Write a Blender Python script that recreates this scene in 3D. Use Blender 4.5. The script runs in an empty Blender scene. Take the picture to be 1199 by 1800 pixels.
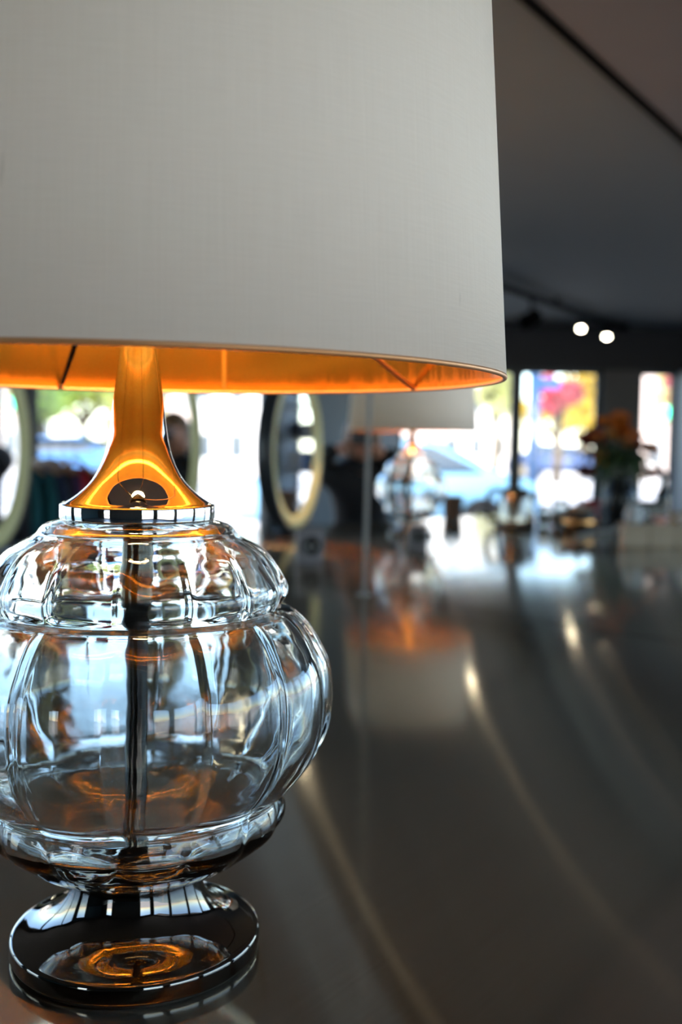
import bpy, bmesh, math, random
from math import sin, cos, pi, radians
from mathutils import Vector, Matrix

random.seed(7)
C = bpy.context.scene.collection
S = bpy.context.scene

# ------------------------------------------------------------------ camera
F, PITCH, ROLL = 1855.07, 0.0668, 0.016          # focal length in pixels of a 1199x1800 frame
EYE = 1.28                                       # eye height above the floor
CT = EYE - 0.3605                                # counter top height
_c, _s, _cr, _sr = cos(PITCH), sin(PITCH), cos(ROLL), sin(ROLL)
RIGHT = Vector((_cr, _s * _sr, _c * _sr)); UP = Vector((-_sr, _s * _cr, _c * _cr)); FWD = Vector((0, _c, -_s))
cam_d = bpy.data.cameras.new('camera'); cam = bpy.data.objects.new('camera', cam_d); C.objects.link(cam)
M4 = Matrix.Identity(4)
for i in range(3):
    M4[i][0], M4[i][1], M4[i][2] = RIGHT[i], UP[i], -FWD[i]
M4[2][3] = EYE
cam.matrix_world = M4
cam_d.sensor_fit = 'VERTICAL'; cam_d.sensor_height = 36.0; cam_d.lens = F * 36.0 / 1800.0
cam_d.clip_start = 0.02; cam_d.clip_end = 500
cam_d.dof.use_dof = True; cam_d.dof.focus_distance = 0.645; cam_d.dof.aperture_fstop = 4.8
S.camera = cam

# ------------------------------------------------------------------ sky, sun, exposure
W = bpy.data.worlds.new('sky'); S.world = W; W.use_nodes = True
nt = W.node_tree; nt.nodes.clear()
wo = nt.nodes.new('ShaderNodeOutputWorld'); bg = nt.nodes.new('ShaderNodeBackground')
sky = nt.nodes.new('ShaderNodeTexSky'); sky.sky_type = 'NISHITA'
sky.sun_disc = False; sky.sun_elevation = radians(42); sky.sun_rotation = radians(200)
sky.air_density = 1.0; sky.dust_density = 0.4; sky.ozone_density = 4.0
bg.inputs['Strength'].default_value = 0.55
nt.links.new(sky.outputs[0], bg.inputs[0]); nt.links.new(bg.outputs[0], wo.inputs[0])
sun_d = bpy.data.lights.new('sun', 'SUN'); sun_d.energy = 10.5; sun_d.angle = radians(0.6); sun_d.color = (1.0, 0.88, 0.74)
sun = bpy.data.objects.new('sun', sun_d); C.objects.link(sun)
sun.rotation_euler = Vector((0.34, 0.60, -0.74)).to_track_quat('-Z', 'Y').to_euler()
S.view_settings.view_transform = 'Standard'; S.view_settings.look = 'None'
S.view_settings.gamma = 1.0; S.view_settings.use_curve_mapping = False
S.view_settings.exposure = 0.76
S.cycles.max_bounces = 14; S.cycles.transmission_bounces = 14; S.cycles.glossy_bounces = 8
S.cycles.diffuse_bounces = 5; S.cycles.transparent_max_bounces = 16
S.cycles.sample_clamp_indirect = 6.0; S.cycles.blur_glossy = 0.3
S.cycles.use_denoising = True

# ------------------------------------------------------------------ helpers
def ray(px, py):
    v = RIGHT * ((px - 599.5) / F) - UP * ((py - 900) / F) + FWD
    return v / v.y
def at(px, py, Y):                                # a point of the place seen at that pixel, Y metres ahead
    v = ray(px, py) * Y
    return Vector((v.x, v.y, v.z + EYE))
def on(px, py, z=CT):                             # a point on the level plane z
    v = ray(px, py); k = (z - EYE) / v.z
    return Vector((v.x * k, v.y * k, z))

def mat(name, col, rough=0.5, metal=0.0, var=0.06, scale=30.0, bump=0.0, bscale=None, emit=None, estr=0.0, trans=0.0, ior=1.45, spec=None, stretch=None, alpha=None):
    m = bpy.data.materials.new(name); m.use_nodes = True
    n, l = m.node_tree.nodes, m.node_tree.links
    p = n['Principled BSDF']
    p.inputs['Roughness'].default_value = rough; p.inputs['Metallic'].default_value = metal
    p.inputs['IOR'].default_value = ior; p.inputs['Transmission Weight'].default_value = trans
    if spec is not None: p.inputs['Specular IOR Level'].default_value = spec
    tc = n.new('ShaderNodeTexCoord'); mp = n.new('ShaderNodeMapping'); l.new(tc.outputs['Object'], mp.inputs[0])
    if stretch: mp.inputs['Scale'].default_value = stretch
    nz = n.new('ShaderNodeTexNoise'); nz.inputs['Scale'].default_value = scale; nz.inputs['Detail'].default_value = 4
    l.new(mp.outputs[0], nz.inputs[0])
    rp = n.new('ShaderNodeValToRGB')
    a = [max(0, x * (1 - var)) for x in col]; b = [min(1, x * (1 + var)) for x in col]
    rp.color_ramp.elements[0].position = 0.3; rp.color_ramp.elements[1].position = 0.7
    rp.color_ramp.elements[0].color = (*a, 1); rp.color_ramp.elements[1].color = (*b, 1)
    l.new(nz.outputs[0], rp.inputs[0]); l.new(rp.outputs[0], p.inputs['Base Color'])
    if bump:
        nb = nz
        if bscale:
            nb = n.new('ShaderNodeTexNoise'); nb.inputs['Scale'].default_value = bscale; nb.inputs['Detail'].default_value = 3
            l.new(mp.outputs[0], nb.inputs[0])
        bp = n.new('ShaderNodeBump'); bp.inputs['Strength'].default_value = bump; bp.inputs['Distance'].default_value = 0.002
        l.new(nb.outputs[0], bp.inputs['Height']); l.new(bp.outputs[0], p.inputs['Normal'])
    if emit:
        p.inputs['Emission Color'].default_value = (*emit, 1); p.inputs['Emission Strength'].default_value = estr
    return m

def obj(name, bm, m=None, parent=None, smooth=False, loc=None):
    bmesh.ops.recalc_face_normals(bm, faces=bm.faces)
    me = bpy.data.meshes.new(name); bm.to_mesh(me); bm.free()
    if smooth:
        for p in me.polygons: p.use_smooth = True
    if m: me.materials.append(m)
    o = bpy.data.objects.new(name, me); C.objects.link(o)
    if parent: o.parent = parent
    if loc is not None: o.location = loc
    return o
def thing(name, label, cat, loc=(0, 0, 0), rotz=0, group=None):
    o = bpy.data.objects.new(name, None); C.objects.link(o); o.empty_display_size = 0.05
    o.location = loc; o.rotation_euler = (0, 0, rotz); o['label'] = label; o['category'] = cat
    if group: o['group'] = group
    return o
def tag(o, label, cat, group=None):
    o['label'] = label; o['category'] = cat
    if group: o['group'] = group
    return o
def struct(name, bm, m, parent=None, smooth=False):
    o = obj(name, bm, m, parent, smooth)
    if not parent: o['kind'] = 'structure'
    return o
def dup(root, loc, rotz=0, label=None, group=None):
    r = root.copy(); C.objects.link(r); r.location = loc; r.rotation_euler = (0, 0, rotz)
    if label: r['label'] = label
    if group: r['group'] = group
    for ch in list(root.children):
        c = ch.copy(); C.objects.link(c); c.parent = r
        for g in list(ch.children):
            d = g.copy(); C.objects.link(d); d.parent = c
    return r

def NB(): return bmesh.new()
def box(bm, c, s, rz=0, bev=0, M=None):
    r = bmesh.ops.create_cube(bm, size=1)
    vs = r['verts']
    T = Matrix.Translation(Vector(c)) @ Matrix.Rotation(rz, 4, 'Z') @ Matrix.Diagonal((s[0], s[1], s[2], 1))
    if M is not None: T = M @ T
    bmesh.ops.transform(bm, matrix=T, verts=vs)
    if bev:
        es = list({e for v in vs for e in v.link_edges})
        bmesh.ops.bevel(bm, geom=es, offset=bev, segments=2, affect='EDGES', profile=0.5)
    return bm
def tube(bm, pts, rad, seg=10, cap=True):
    pts = [Vector(p) for p in pts]; n = len(pts)
    rads = rad if isinstance(rad, (list, tuple)) else [rad] * n
    rings = []; prev = None
    for i, p in enumerate(pts):
        d = (pts[min(i + 1, n - 1)] - pts[max(i - 1, 0)]).normalized()
        if prev is None:
            u = d.orthogonal().normalized()
        else:
            u = (prev - d * prev.dot(d)).normalized()
        prev = u; w = d.cross(u)
        rings.append([bm.verts.new(p + (u * cos(2 * pi * k / seg) + w * sin(2 * pi * k / seg)) * rads[i]) for k in range(seg)])
    for a, b in zip(rings, rings[1:]):
        for k in range(seg): bm.faces.new((a[k], a[(k + 1) % seg], b[(k + 1) % seg], b[k]))
    if cap:
        bm.faces.new(rings[0][::-1]); bm.faces.new(rings[-1])
    return bm
def lathe(bm, prof, seg=48, closed=False, mod=None, off=(0, 0, 0), sx=1.0):
    """prof: (r, z[, amp]); a profile point with r=0 becomes a pole."""
    rings = []
    for q in prof:
        r, z = q[0], q[1]; amp = q[2] if len(q) > 2 else 0
        if r < 1e-6:
            rings.append([bm.verts.new((off[0], off[1], z + off[2]))]); continue
        ring = []
        for k in range(seg):
            a = 2 * pi * k / seg
            rr = r * (1 - amp + amp * mod(a)) if (mod and amp) else r
            ring.append(bm.verts.new((off[0] + rr * cos(a) * sx, off[1] + rr * sin(a), z + off[2])))
        rings.append(ring)
    pairs = list(zip(rings, rings[1:]))
    if closed: pairs.append((rings[-1], rings[0]))
    for a, b in pairs:
        for k in range(seg):
            k2 = (k + 1) % seg
            if len(a) == 1 and len(b) == 1: continue
            if len(a) == 1: bm.faces.new((a[0], b[k2], b[k]))
            elif len(b) == 1: bm.faces.new((a[k], a[k2], b[0]))
            else: bm.faces.new((a[k], a[k2], b[k2], b[k]))
    return bm
def torus(bm, c, R, r, seg=48, s2=10, axis=None, sz=1.0):
    vs = []
    for i in range(seg):
        a = 2 * pi * i / seg
        vs.append([bm.verts.new((c[0] + (R + r * cos(2 * pi * j / s2)) * cos(a), c[1] + (R + r * cos(2 * pi * j / s2)) * sin(a), c[2] + r * sz * sin(2 * pi * j / s2))) for j in range(s2)])
    for i in range(seg):
        for j in range(s2):
            bm.faces.new((vs[i][j], vs[(i + 1) % seg][j], vs[(i + 1) % seg][(j + 1) % s2], vs[i][(j + 1) % s2]))
    return bm
def ball(bm, c, r, sc=(1, 1, 1), u=16, v=10):
    q = bmesh.ops.create_uvsphere(bm, u_segments=u, v_segments=v, radius=r)
    bmesh.ops.transform(bm, matrix=Matrix.Translation(Vector(c)) @ Matrix.Diagonal((*sc, 1)), verts=q['verts'])
    return bm
def prism(bm, poly, z0, z1, bev=0):
    a = [bm.verts.new((p[0], p[1], z0)) for p in poly]; b = [bm.verts.new((p[0], p[1], z1)) for p in poly]
    n = len(poly)
    bm.faces.new(a[::-1]); bm.faces.new(b)
    for k in range(n): bm.faces.new((a[k], a[(k + 1) % n], b[(k + 1) % n], b[k]))
    if bev: bmesh.ops.bevel(bm, geom=list(bm.edges), offset=bev, segments=2, affect='EDGES')
    return bm
def smooth_prof(pts, n=6):
    """Catmull-Rom through profile points (r, z, amp)."""
    P = [tuple(p) + (0,) * (3 - len(p)) for p in pts]; out = []
    for i in range(len(P) - 1):
        p0, p1, p2, p3 = P[max(i - 1, 0)], P[i], P[i + 1], P[min(i + 2, len(P) - 1)]
        for k in range(n):
            t = k / n
            out.append(tuple(0.5 * (2 * b + (c - a) * t + (2 * a - 5 * b + 4 * c - d) * t * t + (3 * b - a - 3 * c + d) * t ** 3) for a, b, c, d in zip(p0, p1, p2, p3)))
    out.append(P[-1])
    return out
def bake(o, name, m, parent=None):                # evaluated copy of a temporary object with modifiers
    dg = bpy.context.evaluated_depsgraph_get(); dg.update()
    me = bpy.data.meshes.new_from_object(o.evaluated_get(dg)); me.name = name
    me.materials.clear(); me.materials.append(m)
    for p in me.polygons: p.use_smooth = True
    n = bpy.data.objects.new(name, me); C.objects.link(n)
    if parent: n.parent = parent
    bpy.data.objects.remove(o, do_unlink=True)
    return n

# ------------------------------------------------------------------ materials
def brushed(name, ang, col=(0.38, 0.325, 0.25)):
    m = bpy.data.materials.new(name); m.use_nodes = True
    n, l = m.node_tree.nodes, m.node_tree.links; p = n['Principled BSDF']
    p.inputs['Metallic'].default_value = 1.0
    p.inputs['Anisotropic'].default_value = 0.75
    tv = n.new('ShaderNodeCombineXYZ'); tv.inputs[0].default_value = -sin(ang); tv.inputs[1].default_value = cos(ang)
    l.new(tv.outputs[0], p.inputs['Tangent'])
    tc = n.new('ShaderNodeTexCoord'); mp = n.new('ShaderNodeMapping')
    mp.inputs['Rotation'].default_value = (0, 0, -ang); l.new(tc.outputs['Object'], mp.inputs[0])
    st = n.new('ShaderNodeVectorMath'); st.operation = 'MULTIPLY'; st.inputs[1].default_value = (1.2, 60, 1)
    l.new(mp.outputs[0], st.inputs[0])
    nz = n.new('ShaderNodeTexNoise'); nz.inputs['Scale'].default_value = 6; nz.inputs['Detail'].default_value = 5; l.new(st.outputs[0], nz.inputs[0])
    big = n.new('ShaderNodeTexNoise'); big.inputs['Scale'].default_value = 5; big.inputs['Detail'].default_value = 5; l.new(tc.outputs['Object'], big.inputs[0])
    rr = n.new('ShaderNodeMapRange'); rr.inputs[3].default_value = 0.075; rr.inputs[4].default_value = 0.11
    l.new(big.outputs[0], rr.inputs[0]); l.new(rr.outputs[0], p.inputs['Roughness'])
    rp = n.new('ShaderNodeValToRGB'); rp.color_ramp.elements[0].position = .3; rp.color_ramp.elements[1].position = .7
    rp.color_ramp.elements[0].color = (*[x * .94 for x in col], 1); rp.color_ramp.elements[1].color = (*[x * 1.05 for x in col], 1)
    l.new(nz.outputs[0], rp.inputs[0]); l.new(rp.outputs[0], p.inputs['Base Color'])
    g = n.new('ShaderNodeBsdfAnisotropic'); g.distribution = 'GGX'; g.inputs['Roughness'].default_value = 0.20; g.inputs['Anisotropy'].default_value = -0.88
    l.new(tv.outputs[0], g.inputs['Tangent']); l.new(rp.outputs[0], g.inputs['Color'])
    mx = n.new('ShaderNodeMixShader'); mx.inputs[0].default_value = 0.35
    l.new(p.outputs[0], mx.inputs[1]); l.new(g.outputs[0], mx.inputs[2]); l.new(mx.outputs[0], n['Material Output'].inputs[0])
    return m
BRUSH = radians(54.6)
m_steel = brushed('brushed_steel', BRUSH)
m_chrome = mat('polished_chrome', (0.70, 0.69, 0.68), 0.03, 1.0, 0.02)
m_darkchrome = mat('dark_nickel', (0.15, 0.14, 0.13), 0.03, 1.0, 0.03)
m_gold = mat('gold_foil', (1.0, 0.47, 0.06), 0.20, 0.82, 0.14, 9, 0.55, 42, stretch=(1, 1, 0.05))
m_gold.node_tree.nodes['Principled BSDF'].inputs['Anisotropic'].default_value = 0.3
m_copper = mat('copper_tape', (0.60, 0.29, 0.12), 0.42, 0.6, 0.06)
m_bulb = mat('warm_bulb', (1, 0.9, 0.7), 0.4, emit=(1.0, 0.62, 0.28), estr=230)
m_black = mat('black_plastic', (0.012, 0.012, 0.013), 0.4)
m_matte = mat('matte_black', (0.006, 0.006, 0.006), 1.0, spec=0.0)
m_blackm = mat('black_metal', (0.018, 0.018, 0.019), 0.45, 0.0)
m_glass = bpy.data.materials.new('clear_blown_glass'); m_glass.use_nodes = True
_n, _l = m_glass.node_tree.nodes, m_glass.node_tree.links
_p = _n['Principled BSDF']; _p.inputs['Transmission Weight'].default_value = 1; _p.inputs['Roughness'].default_value = 0
_p.inputs['IOR'].default_value = 1.48; _p.inputs['Base Color'].default_value = (0.93, 0.97, 0.965, 1)
_tc = _n.new('ShaderNodeTexCoord'); _nz = _n.new('ShaderNodeTexNoise'); _nz.inputs['Scale'].default_value = 26; _nz.inputs['Detail'].default_value = 2.2
_bp = _n.new('ShaderNodeBump'); _bp.inputs['Strength'].default_value = 0.32; _bp.inputs['Distance'].default_value = 0.002
_l.new(_tc.outputs['Object'], _nz.inputs[0]); _l.new(_nz.outputs[0], _bp.inputs['Height']); _l.new(_bp.outputs[0], _p.inputs['Normal'])

def silk():
    m = bpy.data.materials.new('slubbed_silk'); m.use_nodes = True
    n, l = m.node_tree.nodes, m.node_tree.links; p = n['Principled BSDF']
    p.inputs['Roughness'].default_value = 0.75; p.inputs['Specular IOR Level'].default_value = 0.25
    p.inputs['Sheen Weight'].default_value = 0.15
    tc = n.new('ShaderNodeTexCoord')
    # cylindrical coordinates about the shade's own axis
    sp = n.new('ShaderNodeSeparateXYZ'); l.new(tc.outputs['Object'], sp.inputs[0])
    at2 = n.new('ShaderNodeMath'); at2.operation = 'ARCTAN2'; l.new(sp.outputs[1], at2.inputs[0]); l.new(sp.outputs[0], at2.inputs[1])
    cv = n.new('ShaderNodeCombineXYZ'); l.new(at2.outputs[0], cv.inputs[0]); l.new(sp.outputs[2], cv.inputs[1])
    def layer(sx, sy, det=3):
        v = n.new('ShaderNodeVectorMath'); v.operation = 'MULTIPLY'; v.inputs[1].default_value = (sx, sy, 1); l.new(cv.outputs[0], v.inputs[0])
        z = n.new('ShaderNodeTexNoise'); z.inputs['Scale'].default_value = 1; z.inputs['Detail'].default_value = det; l.new(v.outputs[0], z.inputs[0]); return z
    warp = layer(170, 14); weft = layer(10, 700); slub = layer(26, 22, 2)
    ad = n.new('ShaderNodeMath'); ad.operation = 'ADD'; l.new(warp.outputs[0], ad.inputs[0]); l.new(weft.outputs[0], ad.inputs[1])
    rp = n.new('ShaderNodeValToRGB'); rp.color_ramp.elements[0].position = .35; rp.color_ramp.elements[1].position = .65
    rp.color_ramp.elements[0].color = (0.78, 0.665, 0.545, 1); rp.color_ramp.elements[1].color = (0.82, 0.705, 0.585, 1)
    hf = n.new('ShaderNodeMath'); hf.operation = 'MULTIPLY'; hf.inputs[1].default_value = .5; l.new(ad.outputs[0], hf.inputs[0]); l.new(hf.outputs[0], rp.inputs[0])
    r2 = n.new('ShaderNodeValToRGB'); r2.color_ramp.elements[0].position = .16; r2.color_ramp.elements[1].position = .24
    r2.color_ramp.elements[0].color = (0.72, 0.70, 0.66, 1); r2.color_ramp.elements[1].color = (1, 1, 1, 1); l.new(slub.outputs[0], r2.inputs[0])
    mx = n.new('ShaderNodeMix'); mx.data_type = 'RGBA'; mx.blend_type = 'MULTIPLY'; mx.inputs[0].default_value = 1
    l.new(rp.outputs[0], mx.inputs[6]); l.new(r2.outputs[0], mx.inputs[7]); l.new(mx.outputs[2], p.inputs['Base Color'])
    bp = n.new('ShaderNodeBump'); bp.inputs['Strength'].default_value = .08; bp.inputs['Distance'].default_value = .001
    l.new(ad.outputs[0], bp.inputs['Height']); l.new(bp.outputs[0], p.inputs['Normal'])
    return m
m_silk = silk()

def pane_mat():
    m = bpy.data.materials.new('window_glass'); m.use_nodes = True
    n, l = m.node_tree.nodes, m.node_tree.links; n.clear()
    o = n.new('ShaderNodeOutputMaterial'); mx = n.new('ShaderNodeMixShader'); t = n.new('ShaderNodeBsdfTransparent'); g = n.new('ShaderNodeBsdfGlossy')
    t.inputs[0].default_value = (0.97, 0.985, 0.98, 1); g.inputs['Roughness'].default_value = 0.0
    fr = n.new('ShaderNodeFresnel'); fr.inputs[0].default_value = 1.35
    l.new(fr.outputs[0], mx.inputs[0]); l.new(t.outputs[0], mx.inputs[1]); l.new(g.outputs[0], mx.inputs[2]); l.new(mx.outputs[0], o.inputs[0])
    return m
m_pane = pane_mat()

m_ceil = mat('ceiling_paint', (0.075, 0.072, 0.061), 0.8, 0, 0.03, 3)
m_ceil2 = mat('lowered_ceiling_paint', (0.090, 0.072, 0.062), 0.8, 0, 0.03, 3)
m_teal = mat('slate_blue_paint', (0.028, 0.068, 0.095), 0.7, 0, 0.05, 4)
m_dark = mat('charcoal_paint', (0.028, 0.028, 0.028), 0.7, 0, 0.06, 4)
m_pillar = mat('warm_grey_paint', (0.10, 0.092, 0.085), 0.7, 0, 0.05, 4)
m_white = mat('white_paint', (0.75, 0.74, 0.71), 0.7, 0, 0.03, 4)
m_floor = mat('grey_floor', (0.16, 0.15, 0.14), 0.35, 0, 0.10, 4)
m_frame = mat('dark_window_frame', (0.03, 0.045, 0.05), 0.4)
m_cab = mat('dark_cabinet', (0.05, 0.045, 0.04), 0.5)

# ------------------------------------------------------------------ room shell; beyond the counter it is a mirror reflection built solid
H = 2.6
P = [(-6, -4.5), (3.6, -4.5), (5.5, 12.0), (0.66, 12.0), (-0.35, 7.2), (-6, 1.72)]
struct('floor', prism(NB(), P, -0.05, 0.0), m_floor)
cl = struct('ceiling', prism(NB(), P, H, H + 0.12), m_ceil)

win_no = [0]
def wall(name, a, b, m, openings, sill_h=0.0, frame=m_frame, thick=0.14):
    """a straight wall from a to b (inside on its left) with window openings (u0, u1, z0, z1) in metres along it"""
    a, b = Vector((*a, 0)), Vector((*b, 0)); L = (b - a).length; d = (b - a) / L; nrm = Vector((d.y, -d.x, 0))
    us = sorted({0, L, *[u for o in openings for u in o[:2]]}); zs = sorted({0, H, *[z for o in openings for z in o[2:]]})
    bm = NB(); V = {}
    def v(i, j):
        if (i, j) not in V: V[i, j] = bm.verts.new(a + d * us[i] + Vector((0, 0, zs[j])))
        return V[i, j]
    for i in range(len(us) - 1):
        for j in range(len(zs) - 1):
            uc, zc = (us[i] + us[i + 1]) / 2, (zs[j] + zs[j + 1]) / 2
            if any(o[0] < uc < o[1] and o[2] < zc < o[3] for o in openings): continue
            bm.faces.new((v(i, j), v(i + 1, j), v(i + 1, j + 1), v(i, j + 1)))
    r = bmesh.ops.extrude_face_region(bm, geom=list(bm.faces))
    bmesh.ops.translate(bm, vec=nrm * thick, verts=[e for e in r['geom'] if isinstance(e, bmesh.types.BMVert)])
    struct(name, bm, m)
    for (u0, u1, z0, z1) in openings:
        win_no[0] += 1
        fm = NB(); w = 0.05; Mx = Matrix.Translation(a) @ Matrix.Rotation(math.atan2(d.y, d.x), 4, 'Z')
        yc = -0.07
        # one ring-shaped frame
        o4 = [(u0, z0), (u1, z0), (u1, z1), (u0, z1)]; i4 = [(u0 + w, z0 + w), (u1 - w, z0 + w), (u1 - w, z1 - w), (u0 + w, z1 - w)]
        vv = [[fm.verts.new(Mx @ Vector((p[0], y, p[1]))) for p in q] for y in (yc - .03, yc + .03) for q in (o4, i4)]
        for k in range(4):
            k2 = (k + 1) % 4
            fm.faces.new((vv[0][k], vv[0][k2], vv[1][k2], vv[1][k])); fm.faces.new((vv[2][k2], vv[2][k], vv[3][k], vv[3][k2]))
            fm.faces.new((vv[0][k2], vv[0][k], vv[2][k], vv[2][k2])); fm.faces.new((vv[1][k], vv[1][k2], vv[3][k2], vv[3][k]))
        wo_ = struct('window_%d' % win_no[0], fm, frame)
        pm = NB(); q = [Mx @ Vector((u, yc, z)) for u, z in i4]
        pm.faces.new([pm.verts.new(x) for x in q])
        obj('pane', pm, m_pane, wo_)

wall('wall_near', P[0], P[1], m_dark, [(1.6, 2.8, 0.1, 2.2), (7.4, 9.3, 0.1, 2.4)])
wall('wall_right', P[1], P[2], m_pillar, [(0.4, 3.3, 0.1, 2.5), (3.6, 6.0, 0.1, 2.5), (6.3, 8.8, 0.1, 2.5), (9.1, 12.6, 0.1, 2.3)])
# far wall runs from right to left: u is measured from (5.5, 12.0)
WH = at(980, 650, 12.0).z
def uf(px): return 5.5 - at(px, 778, 12.0).x
wall('wall_far', P[2], P[3], m_dark, [(0.2, uf(1190), 0.05, WH), (uf(1186), uf(1121), 0.05, WH), (uf(1053), uf(911), 0.05, WH), (uf(904), uf(700), 0.05, WH)])
wall('wall_back', P[3], P[4], m_teal, [])
wall('wall_left_front', P[4], P[5], m_dark, [(0.15, 1.9, 0.05, 2.42), (1.96, 3.9, 0.05, 2.42), (3.96, 5.9, 0.05, 2.42), (5.96, 7.7, 0.05, 2.42)])
wall('wall_left', P[5], P[0], m_teal, [(0.6, 2.2, 0.1, 2.3)])

# lowered ceiling to the right, with a dark shadow-gap trim along its edge
c0, c1 = on(950, 0, H), on(1199, 230, H)
dd = (c1 - c0).normalized(); e0 = c0 - dd * 3.4; e1 = c1 + dd * 0.75
drop = NB(); prism(drop, [(e0.x, e0.y), (4.05, e0.y), (4.50, e1.y), (e1.x, e1.y)], H - 0.012, H)
struct('ceiling_right', drop, m_ceil2)
nn = Vector((-dd.y, dd.x, 0))
tr = NB(); q0, q1 = e0 + nn * 0.04, e1 + nn * 0.04
prism(tr, [(e0.x, e0.y), (e1.x, e1.y), (q1.x, q1.y), (q0.x, q0.y)], H - 0.016, H); struct('trim_1', tr, m_matte)
# warm grey pillar cladding between the far windows
pl = NB(); xa, xb = at(1055, 778, 11.95).x, at(1119, 778, 11.95).x
box(pl, ((xa + xb) / 2, 11.95, WH / 2), (xb - xa, 0.10, WH), bev=0.005); struct('trim_2', pl, m_pillar)

# ------------------------------------------------------------------ counter: steel sheets on a dark cabinet
counter = thing('counter', 'long low-gloss brushed stainless steel counter filling the foreground, light streaks across it', 'counter', (0, 0, 0))
CP = [(-2.9, 0.30), (3.2, 0.30), (3.2, 5.40), (0.82, 5.40), (-2.9, 1.90)]
A0, A1 = on(540, 1025), on(1199, 1130); B0, B1 = on(714, 1035), on(894, 1002)  # B is the mirror reflection of joint A, cut as a real joint
da = (A1 - A0).normalized(); db = (B1 - B0).normalized()
def line_hit(p, d, x=None, y=None):
    k = (x - p.x) / d.x if x is not None else (y - p.y) / d.y
    return (p.x + d.x * k, p.y + d.y * k)
def clip(poly, p, n):                             # keep the side of the line where n points, with a small gap
    out = []; g = 0.0016
    f = [(Vector((q[0] - p.x, q[1] - p.y)).dot(n)) - g for q in poly]
    for i in range(len(poly)):
        a, b, fa, fb = poly[i], poly[(i + 1) % len(poly)], f[i], f[(i + 1) % len(poly)]
        if fa >= 0: out.append(a)
        if fa * fb < 0:
            t = fa / (fa - fb); out.append((a[0] + (b[0] - a[0]) * t, a[1] + (b[1] - a[1]) * t))
    return out
na = Vector((da.y, -da.x));
if na.y > 0: na = -na                            # towards the camera
nb_ = Vector((db.y, -db.x));
if nb_.x < 0: nb_ = -nb_                         # towards the right
near_p = clip(CP, A0, na); far_p = clip(CP, A0, -na)
for poly in (near_p, clip(far_p, B0, nb_), clip(far_p, B0, -nb_)):
    bm = prism(NB(), poly, CT - 0.03, CT); bmesh.ops.bevel(bm, geom=[e for e in bm.edges if all(v.co.z > CT - .001 for v in e.verts)], offset=.0028, segments=2, affect='EDGES')
    obj('steel_sheet', bm, m_steel, counter)
cx = [(-2.8, 0.45), (3.1, 0.45), (3.1, 5.25), (0.88, 5.25), (-2.8, 1.80)]
obj('cabinet_body', prism(NB(), cx, 0.1, CT - 0.03), m_cab, counter)
obj('plinth', prism(NB(), [(x * .97, .5 + (y - .5) * .97) for x, y in cx], 0.0, 0.1), m_blackm, counter)

# ------------------------------------------------------------------ the glass table lamp
LX, LY = -0.1406, 0.7295
lamp = thing('table_lamp', 'big glass table lamp with wide ivory silk shade lined in gold, in the foreground', 'lamp', (LX, LY, CT), 0, 'glass table lamps on the steel counter')
SEG, LOBES = 224, 14
def lobe(a):                                      # rounded ribs with narrow grooves between
    s_ = abs(sin((a + 0.16) * LOBES / 2)); return s_ ** 0.55
outer = smooth_prof([(0.0515, .3052, 0), (0.0640, .3008, 0), (0.0695, .2945, .001), (0.0800, .2886, .003), (0.0895, .2822, .010), (0.0965, .2735, .028), (0.1018, .2650, .050),
    (0.1046, .2580, .054), (0.1032, .2515, .040), (0.1000, .2468, .020), (0.0990, .2446, .012), (0.1030, .2434, .014), (0.1105, .2410, .022), (0.1206, .2312, .036), (0.1290, .2175, .044), (0.1346, .2050, .046),
    (0.1366, .1900, .046), (0.1366, .1760, .046), (0.1345, .1600, .044), (0.1267, .1423, .040), (0.1110, .1228, .028), (0.1034, .1168, .014), (0.1014, .1125, .010), (0.1030, .1080, .026),
    (0.1046, .1020, .044), (0.1035, .0955, .048), (0.0990, .0890, .040), (0.0880, .0800, .014), (0.0720, .0690, .006), (0.0480, .0605, 0), (0.0200, .0590, 0)], 5)
inner = smooth_prof([(0.0465, .3005, 0), (0.0590, .2962, 0), (0.0645, .2900, .001), (0.0745, .2842, .003), (0.0835, .2780, .010), (0.0905, .2700, .028), (0.0955, .2630, 0.0494),
    (0.0980, .2575, 0.052), (0.0968, .2520, 0.039), (0.0945, .2470, 0.0182), (0.0938, .2440, 0.013), (0.0985, .2400, 0.0156), (0.1060, .2365, 0.0234), (0.1150, .2280, 0.0364), (0.1230, .2155, 0.0442), (0.1284, .2040, 0.0468),
    (0.1304, .1900, 0.0468), (0.1303, .1765, 0.0468), (0.1282, .1615, 0.0442), (0.1205, .1455, 0.039), (0.1060, .1275, 0.026), (0.0975, .1195, 0.013), (0.0952, .1130, 0.0104), (0.0965, .1080, 0.0156),
    (0.0975, .1025, 0.0208), (0.0962, .0975, 0.0208), (0.0915, .0925, 0.0156), (0.0810, .0850, 0.0104), (0.0660, .0765, 0.0052), (0.0440, .0690, 0), (0.0200, .0675, 0)], 5)
gb = lathe(NB(), outer + inner[::-1], SEG, closed=True, mod=lobe)
glass_body = obj('glass_body', gb, m_glass, lamp, True)
# polished foot: column, cove, broad flat disc
foot = NB(); fp = smooth_prof([(0.0, .0665), (0.020, .0665), (0.0400, .0640), (0.0440, .0590), (0.0448, .0520), (0.0465, .0440), (0.0500, .0360), (0.0560, .0280), (0.0650, .0215), (0.0740, .0178), (0.0820, .0160)], 5)
lathe(foot, fp + [(0.0840, .0157), (0.0858, .0150), (0.0868, .0136), (0.0870, .0120), (0.0870, .0040), (0.0862, .0020), (0.0845, 0.0012), (0.0, 0.0012)], 128)
obj('foot', foot, m_darkchrome, lamp, True)
pad = NB(); lathe(pad, [(0, .0013), (.083, .0013), (.083, 0.0), (0, 0)], 64); obj('felt_pad', pad, m_black, lamp)
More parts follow.
